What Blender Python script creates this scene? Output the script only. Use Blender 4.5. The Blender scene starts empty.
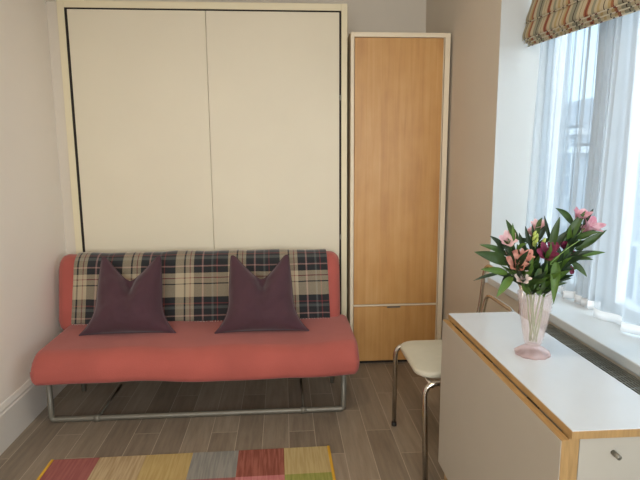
import bpy, bmesh, math, random
from mathutils import Vector, Matrix, noise
random.seed(7)
S = bpy.context.scene
COL = S.collection
PI = math.pi

# ------------------------------------------------------------------ materials
def srgb(r, g, b):
    f = lambda c: (c / 12.92 if c <= .04045 else ((c + .055) / 1.055) ** 2.4)
    return (f(r / 255), f(g / 255), f(b / 255), 1)

class NT:
    def __init__(s, name):
        s.m = bpy.data.materials.new(name); s.m.use_nodes = True
        s.t = s.m.node_tree; s.t.nodes.clear()
        s.out = s.t.nodes.new('ShaderNodeOutputMaterial')
    def n(s, kind, **kw):
        nd = s.t.nodes.new(kind)
        for k, v in kw.items():
            if k.startswith('_'): nd.inputs[int(k[1:])].default_value = v
            elif k in nd.inputs.keys(): nd.inputs[k].default_value = v
            else: setattr(nd, k, v)
        return nd
    def l(s, a, b): s.t.links.new(a, b)
    def math(s, op, a, b=None, c=None):
        nd = s.t.nodes.new('ShaderNodeMath'); nd.operation = op
        for i, v in enumerate((a, b, c)):
            if v is None: continue
            if isinstance(v, (int, float)): nd.inputs[i].default_value = v
            else: s.l(v, nd.inputs[i])
        return nd.outputs[0]
    def mix(s, f, a, b):
        nd = s.t.nodes.new('ShaderNodeMix'); nd.data_type = 'RGBA'
        for i, v in ((0, f), (6, a), (7, b)):
            if isinstance(v, (int, float, tuple)): nd.inputs[i].default_value = v
            else: s.l(v, nd.inputs[i])
        return nd.outputs[2]
    def ramp(s, fac, stops, interp='CONSTANT'):
        nd = s.t.nodes.new('ShaderNodeValToRGB'); r = nd.color_ramp; r.interpolation = interp
        while len(r.elements) > 1: r.elements.remove(r.elements[-1])
        r.elements[0].position = stops[0][0]; r.elements[0].color = stops[0][1]
        for p, c in stops[1:]:
            e = r.elements.new(p); e.color = c
        s.l(fac, nd.inputs[0]); return nd.outputs[0]

def pmat(name, col, rough=.6, metal=0., var=.06, scale=8., bump=0., bscale=60., sheen=0., coat=0., stretch=None, spec=.5):
    t = NT(name)
    p = t.n('ShaderNodeBsdfPrincipled'); p.inputs['Roughness'].default_value = rough
    p.inputs['Metallic'].default_value = metal; p.inputs['Specular IOR Level'].default_value = spec
    p.inputs['Sheen Weight'].default_value = sheen; p.inputs['Coat Weight'].default_value = coat
    tc = t.n('ShaderNodeTexCoord'); mp = t.n('ShaderNodeMapping')
    if stretch: mp.inputs['Scale'].default_value = stretch
    t.l(tc.outputs['Object'], mp.inputs[0])
    nz = t.n('ShaderNodeTexNoise', Scale=scale, Detail=4.); t.l(mp.outputs[0], nz.inputs['Vector'])
    a = tuple(c * (1 - var) for c in col[:3]) + (1,); b = tuple(min(1, c * (1 + var)) for c in col[:3]) + (1,)
    f = t.ramp(nz.outputs['Fac'], [(.3, a), (.7, b)], 'LINEAR')
    t.l(f, p.inputs['Base Color'])
    if bump:
        n2 = t.n('ShaderNodeTexNoise', Scale=bscale, Detail=3.); t.l(mp.outputs[0], n2.inputs['Vector'])
        bp = t.n('ShaderNodeBump', Strength=bump, Distance=.002); t.l(n2.outputs['Fac'], bp.inputs['Height'])
        t.l(bp.outputs[0], p.inputs['Normal'])
    t.l(p.outputs[0], t.out.inputs[0]); return t.m

M = {}
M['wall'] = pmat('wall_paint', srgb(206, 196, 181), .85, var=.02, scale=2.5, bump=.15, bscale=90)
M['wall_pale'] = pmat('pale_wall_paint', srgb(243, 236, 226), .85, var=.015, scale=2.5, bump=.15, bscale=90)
M['reveal'] = pmat('cool_lit_reveal_paint', srgb(196, 199, 198), .8, var=.015, scale=2.5)
M['sill'] = pmat('cool_white_sill_gloss', srgb(202, 208, 211), .35, var=.01)
M['ceiling'] = pmat('ceiling_paint', srgb(232, 228, 220), .9, var=.01)
M['white_trim'] = pmat('white_gloss_trim', srgb(226, 222, 214), .4, var=.01)
M['bed_panel'] = pmat('bed_panel_laminate', srgb(213, 202, 178), .55, var=.02, scale=3)
M['bed_frame'] = pmat('bed_frame_laminate', srgb(218, 205, 172), .5, var=.02, scale=3)
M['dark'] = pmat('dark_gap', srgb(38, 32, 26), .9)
M['carcass'] = pmat('cream_carcass', srgb(222, 207, 180), .5, var=.02)
M['chrome'] = pmat('chrome_tube', srgb(200, 192, 180), .22, 1., var=.02)
M['steel'] = pmat('grey_painted_tube', srgb(116, 111, 99), .45, .3, var=.03)
M['sofa'] = pmat('coral_cotton_cover', srgb(162, 80, 70), .9, var=.09, scale=5, bump=.6, bscale=200, sheen=.15)
M['velvet'] = pmat('plum_velvet', srgb(66, 36, 45), .85, var=.14, scale=9, bump=.3, bscale=160, sheen=.25)
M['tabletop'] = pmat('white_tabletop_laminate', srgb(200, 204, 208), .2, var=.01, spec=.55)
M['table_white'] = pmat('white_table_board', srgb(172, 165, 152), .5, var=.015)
M['oak'] = pmat('oak_edging', srgb(164, 130, 84), .45, var=.14, scale=6, stretch=(30, 3, 3), bump=.1)
M['vinyl'] = pmat('cream_seat_vinyl', srgb(190, 184, 164), .5, var=.05, scale=14, bump=.2, bscale=40)
M['radiator'] = pmat('grey_radiator_metal', srgb(112, 114, 108), .5, .1)
M['rubber'] = pmat('black_rubber', srgb(30, 26, 24), .7)
M['upvc'] = pmat('white_window_frame', srgb(196, 198, 200), .4, var=.01)
M['stone'] = pmat('pale_render_facade', srgb(150, 158, 166), .9, var=.05, scale=1.5)
M['slate'] = pmat('slate_roof', srgb(120, 128, 138), .8, var=.08)
M['ext_glass'] = pmat('far_window_glass', srgb(104, 118, 132), .2, var=.05)
M['ext_white'] = pmat('far_white_trim', srgb(190, 194, 198), .6, var=.02)
M['asphalt'] = pmat('street_asphalt', srgb(120, 122, 126), .9)
M['leaf'] = pmat('leaf_green', srgb(50, 73, 30), .5, var=.35, scale=22, spec=.4)
M['leaf_b'] = pmat('leaf_bright_green', srgb(70, 97, 36), .5, var=.25, scale=22, spec=.4)
M['leaf_d'] = pmat('leaf_dark_green', srgb(30, 47, 24), .5, var=.3, scale=22, spec=.4)
M['stemg'] = pmat('stem_green', srgb(110, 138, 70), .5, var=.15)
M['bud'] = pmat('bud_yellow_green', srgb(158, 172, 84), .5, var=.15, scale=40)
def petal(name, c1, c2):
    t = NT(name); p = t.n('ShaderNodeBsdfPrincipled', Roughness=.55)
    tc = t.n('ShaderNodeTexCoord'); nz = t.n('ShaderNodeTexNoise', Scale=60., Detail=3.)
    t.l(tc.outputs['Object'], nz.inputs['Vector'])
    t.l(t.ramp(nz.outputs['Fac'], [(.35, c1), (.65, c2)], 'LINEAR'), p.inputs['Base Color'])
    tr = t.n('ShaderNodeBsdfTranslucent'); t.l(t.ramp(nz.outputs['Fac'], [(.35, c1), (.65, c2)], 'LINEAR'), tr.inputs['Color'])
    mx = t.n('ShaderNodeMixShader', _0=.3); t.l(p.outputs[0], mx.inputs[1]); t.l(tr.outputs[0], mx.inputs[2])
    t.l(mx.outputs[0], t.out.inputs[0]); return t.m
M['p_salmon'] = petal('salmon_petal', srgb(192, 118, 104), srgb(220, 164, 146))
M['p_pale'] = petal('pale_pink_petal', srgb(222, 176, 184), srgb(238, 208, 208))
M['p_pink'] = petal('pink_petal', srgb(200, 132, 150), srgb(226, 186, 194))
M['p_mag'] = petal('magenta_petal', srgb(98, 28, 56), srgb(136, 52, 82))
M['p_white'] = petal('blush_white_petal', srgb(234, 208, 202), srgb(242, 226, 218))
M['vein'] = pmat('yellow_throat', srgb(206, 170, 84), .6)

def wood_door():
    t = NT('birch_door_veneer'); p = t.n('ShaderNodeBsdfPrincipled', Roughness=.42)
    g = t.n('ShaderNodeNewGeometry'); sx = t.n('ShaderNodeSeparateXYZ'); t.l(g.outputs['Position'], sx.inputs[0])
    lane = t.math('FLOOR', t.math('DIVIDE', sx.outputs[0], .083))
    wn = t.n('ShaderNodeTexWhiteNoise', noise_dimensions='1D'); t.l(lane, wn.inputs['W'])
    mp = t.n('ShaderNodeMapping'); mp.inputs['Scale'].default_value = (38, 38, 1.6); t.l(g.outputs['Position'], mp.inputs[0])
    nz = t.n('ShaderNodeTexNoise', Scale=1., Detail=6., Distortion=.6); t.l(mp.outputs[0], nz.inputs['Vector'])
    mp2 = t.n('ShaderNodeMapping'); mp2.inputs['Scale'].default_value = (9, 9, 5); t.l(g.outputs['Position'], mp2.inputs[0])
    n2 = t.n('ShaderNodeTexNoise', Scale=1.2, Detail=3.); t.l(mp2.outputs[0], n2.inputs['Vector'])
    f = t.math('ADD', t.math('MULTIPLY', nz.outputs['Fac'], .5), t.math('ADD', t.math('MULTIPLY', wn.outputs['Value'], .2), t.math('MULTIPLY', n2.outputs['Fac'], .35)))
    t.l(t.ramp(f, [(.25, srgb(164, 112, 62)), (.55, srgb(190, 142, 82)), (.85, srgb(204, 160, 106))], 'LINEAR'), p.inputs['Base Color'])
    t.l(p.outputs[0], t.out.inputs[0]); return t.m
M['birch'] = wood_door()

def floor_mat():
    t = NT('wood_look_tile_floor'); p = t.n('ShaderNodeBsdfPrincipled')
    g = t.n('ShaderNodeNewGeometry'); sx = t.n('ShaderNodeSeparateXYZ'); t.l(g.outputs['Position'], sx.inputs[0])
    W, L = .1225, .60
    u = t.math('DIVIDE', t.math('SUBTRACT', sx.outputs[0], .0075 - 40 * W), W)
    row = t.math('FLOOR', u); fu = t.math('FRACT', u)
    wn = t.n('ShaderNodeTexWhiteNoise', noise_dimensions='1D'); t.l(row, wn.inputs['W'])
    v = t.math('ADD', t.math('DIVIDE', t.math('ADD', sx.outputs[1], 20.), L), t.math('MULTIPLY', row, .3433))
    cell = t.math('FLOOR', v); fv = t.math('FRACT', v)
    gu = t.math('GREATER_THAN', t.math('ABSOLUTE', t.math('SUBTRACT', fu, .5)), .5 - .0014 / W)
    gv = t.math('GREATER_THAN', t.math('ABSOLUTE', t.math('SUBTRACT', fv, .5)), .5 - .0014 / L)
    gr = t.math('MAXIMUM', gu, gv)
    cm = t.n('ShaderNodeCombineXYZ'); t.l(row, cm.inputs[0]); t.l(cell, cm.inputs[1])
    w2 = t.n('ShaderNodeTexWhiteNoise', noise_dimensions='3D'); t.l(cm.outputs[0], w2.inputs['Vector'])
    mp = t.n('ShaderNodeMapping'); mp.inputs['Scale'].default_value = (45, 4, 1); t.l(g.outputs['Position'], mp.inputs[0])
    ad = t.n('ShaderNodeVectorMath', operation='ADD'); t.l(mp.outputs[0], ad.inputs[0])
    sc = t.n('ShaderNodeVectorMath', operation='SCALE', Scale=30.); t.l(w2.outputs['Color'], sc.inputs[0]); t.l(sc.outputs[0], ad.inputs[1])
    nz = t.n('ShaderNodeTexNoise', Scale=1., Detail=6., Roughness=.65); t.l(ad.outputs[0], nz.inputs['Vector'])
    f = t.math('ADD', t.math('MULTIPLY', nz.outputs['Fac'], .75), t.math('MULTIPLY', w2.outputs['Value'], .25))
    c = t.ramp(f, [(.28, srgb(112, 100, 86)), (.5, srgb(133, 120, 104)), (.75, srgb(154, 141, 124))], 'LINEAR')
    t.l(t.mix(gr, c, srgb(172, 160, 142)), p.inputs['Base Color'])
    t.l(t.math('ADD', t.math('MULTIPLY', nz.outputs['Fac'], .25), .32), p.inputs['Roughness'])
    bp = t.n('ShaderNodeBump', Strength=.3, Distance=.002); t.l(t.math('SUBTRACT', nz.outputs['Fac'], gr), bp.inputs['Height'])
    t.l(bp.outputs[0], p.inputs['Normal']); t.l(p.outputs[0], t.out.inputs[0]); return t.m
M['floor'] = floor_mat()

def plaid_mat():
    t = NT('tartan_wool_weave'); p = t.n('ShaderNodeBsdfPrincipled', Roughness=.95); p.inputs['Sheen Weight'].default_value = .3
    uv = t.n('ShaderNodeUVMap'); sx = t.n('ShaderNodeSeparateXYZ'); t.l(uv.outputs[0], sx.inputs[0])
    K = srgb(30, 31, 33); C = srgb(170, 155, 128); Rr = srgb(120, 52, 50); P = srgb(150, 116, 108); G = srgb(84, 87, 84)
    seq = [(0, C), (.10, K), (.125, C), (.22, Rr), (.24, C), (.33, K), (.45, P), (.48, K), (.60, G), (.66, K), (.70, Rr), (.72, K), (.84, C)]
    seq2 = [(0, C), (.06, K), (.09, C), (.17, Rr), (.185, C), (.25, K), (.40, P), (.43, K), (.58, G), (.62, K), (.68, Rr), (.70, K), (.90, C)]
    def band(sock, off, per, seq=seq):
        return t.ramp(t.math('FRACT', t.math('DIVIDE', t.math('ADD', sock, off), per)), seq)
    a = band(sx.outputs[0], 10.2 + .0, .30, seq2); b = band(sx.outputs[1], 27 * .37 + .097, .27)
    # twill: alternate warp and weft threads
    tw = t.math('GREATER_THAN', t.math('FRACT', t.math('MULTIPLY', t.math('ADD', sx.outputs[0], sx.outputs[1]), 260.)), .5)
    t.l(t.mix(t.math('ADD', t.math('MULTIPLY', tw, .24), .38), a, b), p.inputs['Base Color'])
    t.l(p.outputs[0], t.out.inputs[0]); return t.m
M['plaid'] = plaid_mat()

def rug_mat(name, c1, c2):
    t = NT(name); p = t.n('ShaderNodeBsdfPrincipled', Roughness=.95)
    tc = t.n('ShaderNodeTexCoord'); sx = t.n('ShaderNodeSeparateXYZ'); t.l(tc.outputs['Object'], sx.inputs[0])
    nz = t.n('ShaderNodeTexNoise', Scale=1., Detail=3.); mp = t.n('ShaderNodeMapping'); mp.inputs['Scale'].default_value = (110, 6, 1)
    t.l(tc.outputs['Object'], mp.inputs[0]); t.l(mp.outputs[0], nz.inputs['Vector'])
    t.l(t.ramp(nz.outputs['Fac'], [(.4, c1), (.6, c2)], 'LINEAR'), p.inputs['Base Color'])
    w = t.math('SINE', t.math('MULTIPLY', sx.outputs[1], 1400.))
    bp = t.n('ShaderNodeBump', Strength=.4, Distance=.001); t.l(w, bp.inputs['Height']); t.l(bp.outputs[0], p.inputs['Normal'])
    t.l(p.outputs[0], t.out.inputs[0]); return t.m
RUG = {
 'r': rug_mat('rug_rose', srgb(140, 78, 74), srgb(152, 90, 84)), 'b': rug_mat('rug_beige', srgb(158, 134, 98), srgb(180, 158, 122)),
 'm': rug_mat('rug_mustard', srgb(168, 142, 88), srgb(180, 156, 102)), 'g': rug_mat('rug_grey', srgb(122, 120, 114), srgb(138, 134, 126)),
 'k': rug_mat('rug_brick_striped', srgb(122, 62, 48), srgb(150, 88, 72)), 's': rug_mat('rug_straw', srgb(168, 146, 98), srgb(180, 160, 112)),
 'o': rug_mat('rug_olive', srgb(128, 130, 60), srgb(146, 146, 76)), 'p': rug_mat('rug_pink', srgb(174, 100, 100), srgb(190, 124, 120)),
 'y': rug_mat('rug_yellow_binding', srgb(196, 150, 40), srgb(212, 166, 52))}

def blind_mat():
    t = NT('striped_blind_fabric'); p = t.n('ShaderNodeBsdfPrincipled', Roughness=.9)
    uv = t.n('ShaderNodeUVMap'); sx = t.n('ShaderNodeSeparateXYZ'); t.l(uv.outputs[0], sx.inputs[0])
    wob = t.math('MULTIPLY', t.math('SINE', t.math('MULTIPLY', sx.outputs[1], 42.)), .004)
    f = t.math('FRACT', t.math('DIVIDE', t.math('ADD', sx.outputs[0], wob), .30))
    B = srgb(196, 184, 154); O = srgb(164, 108, 74); D = srgb(74, 62, 54); G = srgb(150, 148, 128); Y = srgb(186, 164, 118); Rr = srgb(128, 62, 52)
    seq = [(0, B), (.07, D), (.085, B), (.15, Y), (.2, O), (.25, Rr), (.265, B), (.34, G), (.42, D), (.44, G), (.5, B), (.56, D), (.57, B), (.66, O), (.69, Rr), (.73, O), (.76, B), (.84, G), (.9, B), (.95, Y)]
    t.l(t.ramp(f, seq), p.inputs['Base Color'])
    tr = t.n('ShaderNodeBsdfTranslucent'); t.l(t.ramp(f, seq), tr.inputs['Color'])
    mx = t.n('ShaderNodeMixShader', _0=.12); t.l(p.outputs[0], mx.inputs[1]); t.l(tr.outputs[0], mx.inputs[2])
    t.l(mx.outputs[0], t.out.inputs[0]); return t.m
M['blind'] = blind_mat()

def piping_mat():
    t = NT('checked_edge_piping'); p = t.n('ShaderNodeBsdfPrincipled', Roughness=.9)
    g = t.n('ShaderNodeNewGeometry'); sx = t.n('ShaderNodeSeparateXYZ'); t.l(g.outputs['Position'], sx.inputs[0])
    f = t.math('FRACT', t.math('DIVIDE', t.math('ADD', sx.outputs[1], 5.), .105))
    t.l(t.ramp(f, [(0, srgb(206, 198, 176)), (.4, srgb(104, 50, 44)), (.55, srgb(206, 198, 176)), (.75, srgb(70, 66, 58)), (.85, srgb(206, 198, 176))]), p.inputs['Base Color'])
    t.l(p.outputs[0], t.out.inputs[0]); return t.m
M['piping'] = piping_mat()
def sheer_mat(name, keep, col):
    t = NT(name)
    tp = t.n('ShaderNodeBsdfTransparent'); tl = t.n('ShaderNodeBsdfTranslucent', Color=col); df = t.n('ShaderNodeBsdfDiffuse', Color=col)
    m1 = t.n('ShaderNodeMixShader', _0=.4); t.l(tl.outputs[0], m1.inputs[1]); t.l(df.outputs[0], m1.inputs[2])
    tc = t.n('ShaderNodeTexCoord'); nz = t.n('ShaderNodeTexNoise', Scale=5., Detail=2.); t.l(tc.outputs['Object'], nz.inputs['Vector'])
    f = t.math('ADD', t.math('MULTIPLY', nz.outputs['Fac'], .08), keep - .04)
    m2 = t.n('ShaderNodeMixShader'); t.l(f, m2.inputs[0]); t.l(tp.outputs[0], m2.inputs[1]); t.l(m1.outputs[0], m2.inputs[2])
    t.l(m2.outputs[0], t.out.inputs[0]); return t.m
M['sheer'] = sheer_mat('sheer_voile', .58, srgb(214, 222, 228))
M['sheer_hem'] = sheer_mat('voile_hem', .92, srgb(250, 250, 250))

def pane_mat():
    t = NT('window_glass'); a = t.n('ShaderNodeBsdfTransparent', Color=(.95, .97, .98, 1)); b = t.n('ShaderNodeBsdfGlossy', Roughness=.02)
    m = t.n('ShaderNodeMixShader', _0=.05); t.l(a.outputs[0], m.inputs[1]); t.l(b.outputs[0], m.inputs[2])
    t.l(m.outputs[0], t.out.inputs[0]); return t.m
M['pane'] = pane_mat()
def glass_mat(name, col, body, dens):
    t = NT(name)
    tp = t.n('ShaderNodeBsdfTransparent', Color=col)
    df = t.n('ShaderNodeBsdfDiffuse', Color=body); tl = t.n('ShaderNodeBsdfTranslucent', Color=body)
    m0 = t.n('ShaderNodeMixShader', _0=.5); t.l(df.outputs[0], m0.inputs[1]); t.l(tl.outputs[0], m0.inputs[2])
    m1 = t.n('ShaderNodeMixShader', _0=dens); t.l(tp.outputs[0], m1.inputs[1]); t.l(m0.outputs[0], m1.inputs[2])
    gl = t.n('ShaderNodeBsdfGlossy', Roughness=.06); fr_ = t.n('ShaderNodeLayerWeight', Blend=.3)
    m2 = t.n('ShaderNodeMixShader'); t.l(t.math('MULTIPLY', fr_.outputs[1], .22), m2.inputs[0]); t.l(m1.outputs[0], m2.inputs[1]); t.l(gl.outputs[0], m2.inputs[2])
    t.l(m2.outputs[0], t.out.inputs[0]); return t.m
M['vase'] = glass_mat('pink_pressed_glass', (.995, .98, .975, 1), srgb(255, 238, 234), .22)
M['vase_foot'] = glass_mat('rose_glass_foot', (1, .965, .96, 1), srgb(255, 222, 216), .35)

# ------------------------------------------------------------------ mesh helpers
def tag(o, label=None, cat=None, group=None, kind=None):
    if label: o['label'] = label
    if cat: o['category'] = cat
    if group: o['group'] = group
    if kind: o['kind'] = kind
    return o
def empty(name, loc, label, cat, group=None):
    o = bpy.data.objects.new(name, None); COL.objects.link(o); o.location = loc; o.empty_display_size = .05
    return tag(o, label, cat, group)
bpy.context.view_layer.update()
def link(name, bm, mats, parent=None, smooth=False, recalc=True):
    me = bpy.data.meshes.new(name)
    if recalc: bmesh.ops.recalc_face_normals(bm, faces=bm.faces[:])
    # geometry is written in world metres; put the origin at the parent or at the base centre
    if parent is not None: org = world_loc(parent)
    else:
        vs = [v.co for v in bm.verts]
        org = Vector(((min(v.x for v in vs) + max(v.x for v in vs)) / 2, (min(v.y for v in vs) + max(v.y for v in vs)) / 2, min(v.z for v in vs)))
    bmesh.ops.translate(bm, verts=bm.verts[:], vec=-org)
    bm.to_mesh(me); bm.free()
    for m in (mats if isinstance(mats, (list, tuple)) else [mats]): me.materials.append(m)
    if smooth:
        for p in me.polygons: p.use_smooth = True
    o = bpy.data.objects.new(name, me); COL.objects.link(o)
    if parent is not None: o.parent = parent
    else: o.location = org
    return o
def world_loc(o):
    v = o.location.copy()
    while o.parent: o = o.parent; v += o.location
    return v
def box(bm, x0, x1, y0, y1, z0, z1, bev=0., seg=2, mat=0):
    r = bmesh.ops.create_cube(bm, size=1)
    vs = r['verts']
    for v in vs:
        v.co = Vector((x0 + (v.co.x + .5) * (x1 - x0), y0 + (v.co.y + .5) * (y1 - y0), z0 + (v.co.z + .5) * (z1 - z0)))
    fs = list({f for v in vs for f in v.link_faces})
    for f in fs: f.material_index = mat
    if bev:
        es = list({e for v in vs for e in v.link_edges})
        bmesh.ops.bevel(bm, geom=es, offset=bev, segments=seg, profile=.5, affect='EDGES', clamp_overlap=True)
    return bm
def B(*a, **k): return box(bmesh.new(), *a, **k)
def smooth_path(pts, it=3, closed=False):
    pts = [Vector(p) for p in pts]
    for _ in range(it):
        out = [pts[0]]
        for a, b in zip(pts[:-1], pts[1:]):
            out += [a * .75 + b * .25, a * .25 + b * .75]
        out.append(pts[-1]); pts = out
    return pts
def fillet(pts, r, n=6):
    pts = [Vector(p) for p in pts]; out = [pts[0]]
    for i in range(1, len(pts) - 1):
        a, p, b = pts[i - 1], pts[i], pts[i + 1]
        da, db = (a - p), (b - p); rr = min(r, da.length * .49, db.length * .49)
        s, e = p + da.normalized() * rr, p + db.normalized() * rr
        for k in range(n + 1):
            t = k / n; out.append(s * (1 - t) ** 2 + p * 2 * t * (1 - t) + e * t * t)
    out.append(pts[-1]); return out
def tube(bm, pts, r, seg=10, cap=True, rs=None):
    pts = [Vector(p) for p in pts]; n = len(pts); rings = []
    t = (pts[1] - pts[0]).normalized(); up = Vector((0, 0, 1)) if abs(t.z) < .9 else Vector((1, 0, 0))
    nrm = t.cross(up).normalized()
    for i, p in enumerate(pts):
        t = ((pts[min(i + 1, n - 1)] - pts[max(i - 1, 0)])).normalized()
        nrm = (nrm - t * nrm.dot(t)).normalized(); bi = t.cross(nrm)
        rad = rs[i] if rs else r
        rings.append([bm.verts.new(p + (nrm * math.cos(2 * PI * k / seg) + bi * math.sin(2 * PI * k / seg)) * rad) for k in range(seg)])
    for a, b in zip(rings[:-1], rings[1:]):
        for k in range(seg): bm.faces.new((a[k], a[(k + 1) % seg], b[(k + 1) % seg], b[k]))
    if cap: bm.faces.new(rings[0][::-1]); bm.faces.new(rings[-1])
    return bm
def T(pts, r, **k): return tube(bmesh.new(), pts, r, **k)
def extrude_profile(bm, prof, axis, a0, a1, n=1, closed=True):
    """prof: 2D points; axis 'x': (y,z) profile swept along x; 'y': (x,z) swept along y"""
    mk = (lambda s, p: Vector((s, p[0], p[1]))) if axis == 'x' else (lambda s, p: Vector((p[0], s, p[1])))
    rings = [[bm.verts.new(mk(a0 + (a1 - a0) * i / n, p)) for p in prof] for i in range(n + 1)]
    m = len(prof)
    for a, b in zip(rings[:-1], rings[1:]):
        for k in range(m if closed else m - 1): bm.faces.new((a[k], a[(k + 1) % m], b[(k + 1) % m], b[k]))
    if closed: bm.faces.new(rings[0]); bm.faces.new(rings[-1][::-1])
    return bm
def struct(name, bm, mat, parent=None, smooth=False):
    o = link(name, bm, mat, parent, smooth)
    if parent is None: o['kind'] = 'structure'
    return o

# ------------------------------------------------------------------ room shell
XL, XR, XO = -1.285, 1.0, 1.30          # left wall, right wall, outer face of the right wall
YF, YB = -1.7, 3.78                     # wall behind the camera, back wall
ZC = 2.55
WY0, WY1, WZ0, WZ1 = .35, 2.474, .68, 2.30   # window opening
struct('floor', B(XL - .1, XO, YF - .1, YB + .1, -.08, 0), M['floor'])
struct('ceiling', B(XL - .1, XO, YF - .1, YB + .1, ZC, ZC + .1), M['ceiling'])
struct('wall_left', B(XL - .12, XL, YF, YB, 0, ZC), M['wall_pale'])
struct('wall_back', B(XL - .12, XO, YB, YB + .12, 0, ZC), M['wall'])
FX0, FX1, FZ0, FZ1 = -1.05, .80, .70, 2.3      # unseen window added behind the camera to brighten the room
b = bmesh.new()
box(b, XL - .12, FX0, YF - .12, YF, 0, ZC); box(b, FX1, XO, YF - .12, YF, 0, ZC)
box(b, FX0, FX1, YF - .12, YF, 0, FZ0); box(b, FX0, FX1, YF - .12, YF, FZ1, ZC)
struct('wall_front', b, M['wall'])
w2_ = bpy.data.objects.new('added_window_2', None); COL.objects.link(w2_); w2_.location = (0, YF - .06, FZ0); w2_['kind'] = 'structure'
b = bmesh.new()
for xa, xb in ((FX0, FX0 + .05), (-.15, -.10), (FX1 - .05, FX1)): box(b, xa, xb, YF - .09, YF - .03, FZ0, FZ1)
box(b, FX0, FX1, YF - .09, YF - .03, FZ0, FZ0 + .06); box(b, FX0, FX1, YF - .09, YF - .03, FZ1 - .05, FZ1)
link('window_frame', b, M['upvc'], w2_)
b = bmesh.new()
box(b, XR, XO, WY1, YB, 0, ZC); box(b, XR, XO, YF, WY0, 0, ZC)
box(b, XR, XO, WY0, WY1, 0, WZ0); box(b, XR, XO, WY0, WY1, WZ1, ZC)
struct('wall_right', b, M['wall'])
# skirting with a moulded top
pr = [(0, 0), (.017, 0), (.017, .165), (.013, .172), (.013, .182), (.007, .195), (.004, .203), (0, .206)]
struct('baseboard_left', extrude_profile(bmesh.new(), [(XL + a, z) for a, z in pr], 'y', YF, YB), M['white_trim'])
struct('baseboard_right', extrude_profile(bmesh.new(), [(XR - a, z) for a, z in pr], 'y', YF, YB - .65), M['white_trim'])
struct('trim_1', B(XL, -1.224, 3.175, 3.20, 0, 2.15), M['wall'])   # scribe filler between wall and bed cabinet

struct('trim_2', B(XR + .0005, 1.235, WY1 - .003, WY1, WZ0 + .0305, WZ1), M['reveal'])   # white-painted window reveal, cool window light put into its colour
# window
win = bpy.data.objects.new('window_1', None); COL.objects.link(win); win.location = (1.24, (WY0 + WY1) / 2, WZ0)
win['kind'] = 'structure'
b = bmesh.new(); x0, x1 = 1.235, 1.295
box(b, x0, x1, WY1 - .05, WY1, WZ0, WZ1, .004); box(b, x0, x1, WY0, WY0 + .05, WZ0, WZ1, .004)
box(b, x0, x1, WY0, WY1, WZ1 - .05, WZ1, .004); box(b, x0, x1, WY0, WY1, WZ0, WZ0 + .07, .004)
for ya, yb in ((1.905, 1.99), (1.04, 1.125)): box(b, x0, x1, ya, yb, WZ0, WZ1, .004)
link('window_frame', b, M['upvc'], win)
for ya, yb in ((2.035, 2.075), (.92, .97), (1.84, 1.87), (1.16, 1.19)):
    link('casement_stile', B(x0 - .004, x1 - .02, ya, yb, WZ0 + .07, WZ1 - .05, .003), M['upvc'], win)
for ya, yb in ((WY0 + .05, 1.04), (1.125, 1.905), (1.99, WY1 - .05)):
    link('window_pane', B(1.262, 1.268, ya, yb, WZ0 + .07, WZ1 - .05), M['pane'], win)
b = bmesh.new()
box(b, .990, 1.235, WY0, WY1 - .0035, WZ0 + .0005, .7135, .004)
link('window_sill', b, M['sill'], win)
link('window_sill_horn', B(.980, XR - .0005, WY1 - .002, WY1 + .045, WZ0 + .0005, .7134, .004), M['sill'], win)

# ------------------------------------------------------------------ outside
street = link('street', B(1.6, 40, -30, 60, -4.1, -4), M['asphalt']); street['kind'] = 'structure'
def house(x, y0, y1, ztop, label, mat, nwin, nfl):
    r = empty('terraced_house', (x, (y0 + y1) / 2, -4), label, 'house', None)
    link('facade', B(x, x + 6, y0, y1, -4, ztop), mat, r)
    b = bmesh.new(); extrude_profile(b, [(x - .3, ztop), (x + 6.3, ztop), (x + 3, ztop + 1.5)], 'y', y0, y1)
    link('roof', b, M['slate'], r)
    link('cornice', B(x - .25, x, y0, y1, ztop - .35, ztop - .1, .03), M['ext_white'], r)
    w = (y1 - y0) / nwin
    for i in range(nwin):
        for j in range(nfl):
            yc = y0 + (i + .5) * w; zc = -2.4 + j * 2.9
            if zc + 1 > ztop - .3: continue
            b = bmesh.new()
            box(b, x - .06, x, yc - .62, yc + .62, zc - .95, zc - .85); box(b, x - .06, x, yc - .62, yc + .62, zc + .85, zc + 1.0)
            box(b, x - .06, x, yc - .62, yc - .5, zc - .85, zc + .85); box(b, x - .06, x, yc + .5, yc + .62, zc - .85, zc + .85)
            box(b, x - .05, x, yc - .5, yc + .5, zc - .04, zc + .04)
            f = link('window_surround', b, M['ext_white'], r)
            link('pane', B(x - .03, x - .005, yc - .5, yc + .5, zc - .85, zc + .85), M['ext_glass'], f)
    return r
house(11, 12.5, 19.5, 1.7, 'pale house across the street, seen through the left part of the net curtain', M['stone'], 3, 3)
house(11.4, 19.7, 27, 2.4, 'taller grey-blue house across the street behind the far left net curtain', M['stone'], 3, 3)
house(10.8, 3, 12.3, 4.6, 'wide pale house across the street behind the right net curtain', M['stone'], 4, 3)

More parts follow.
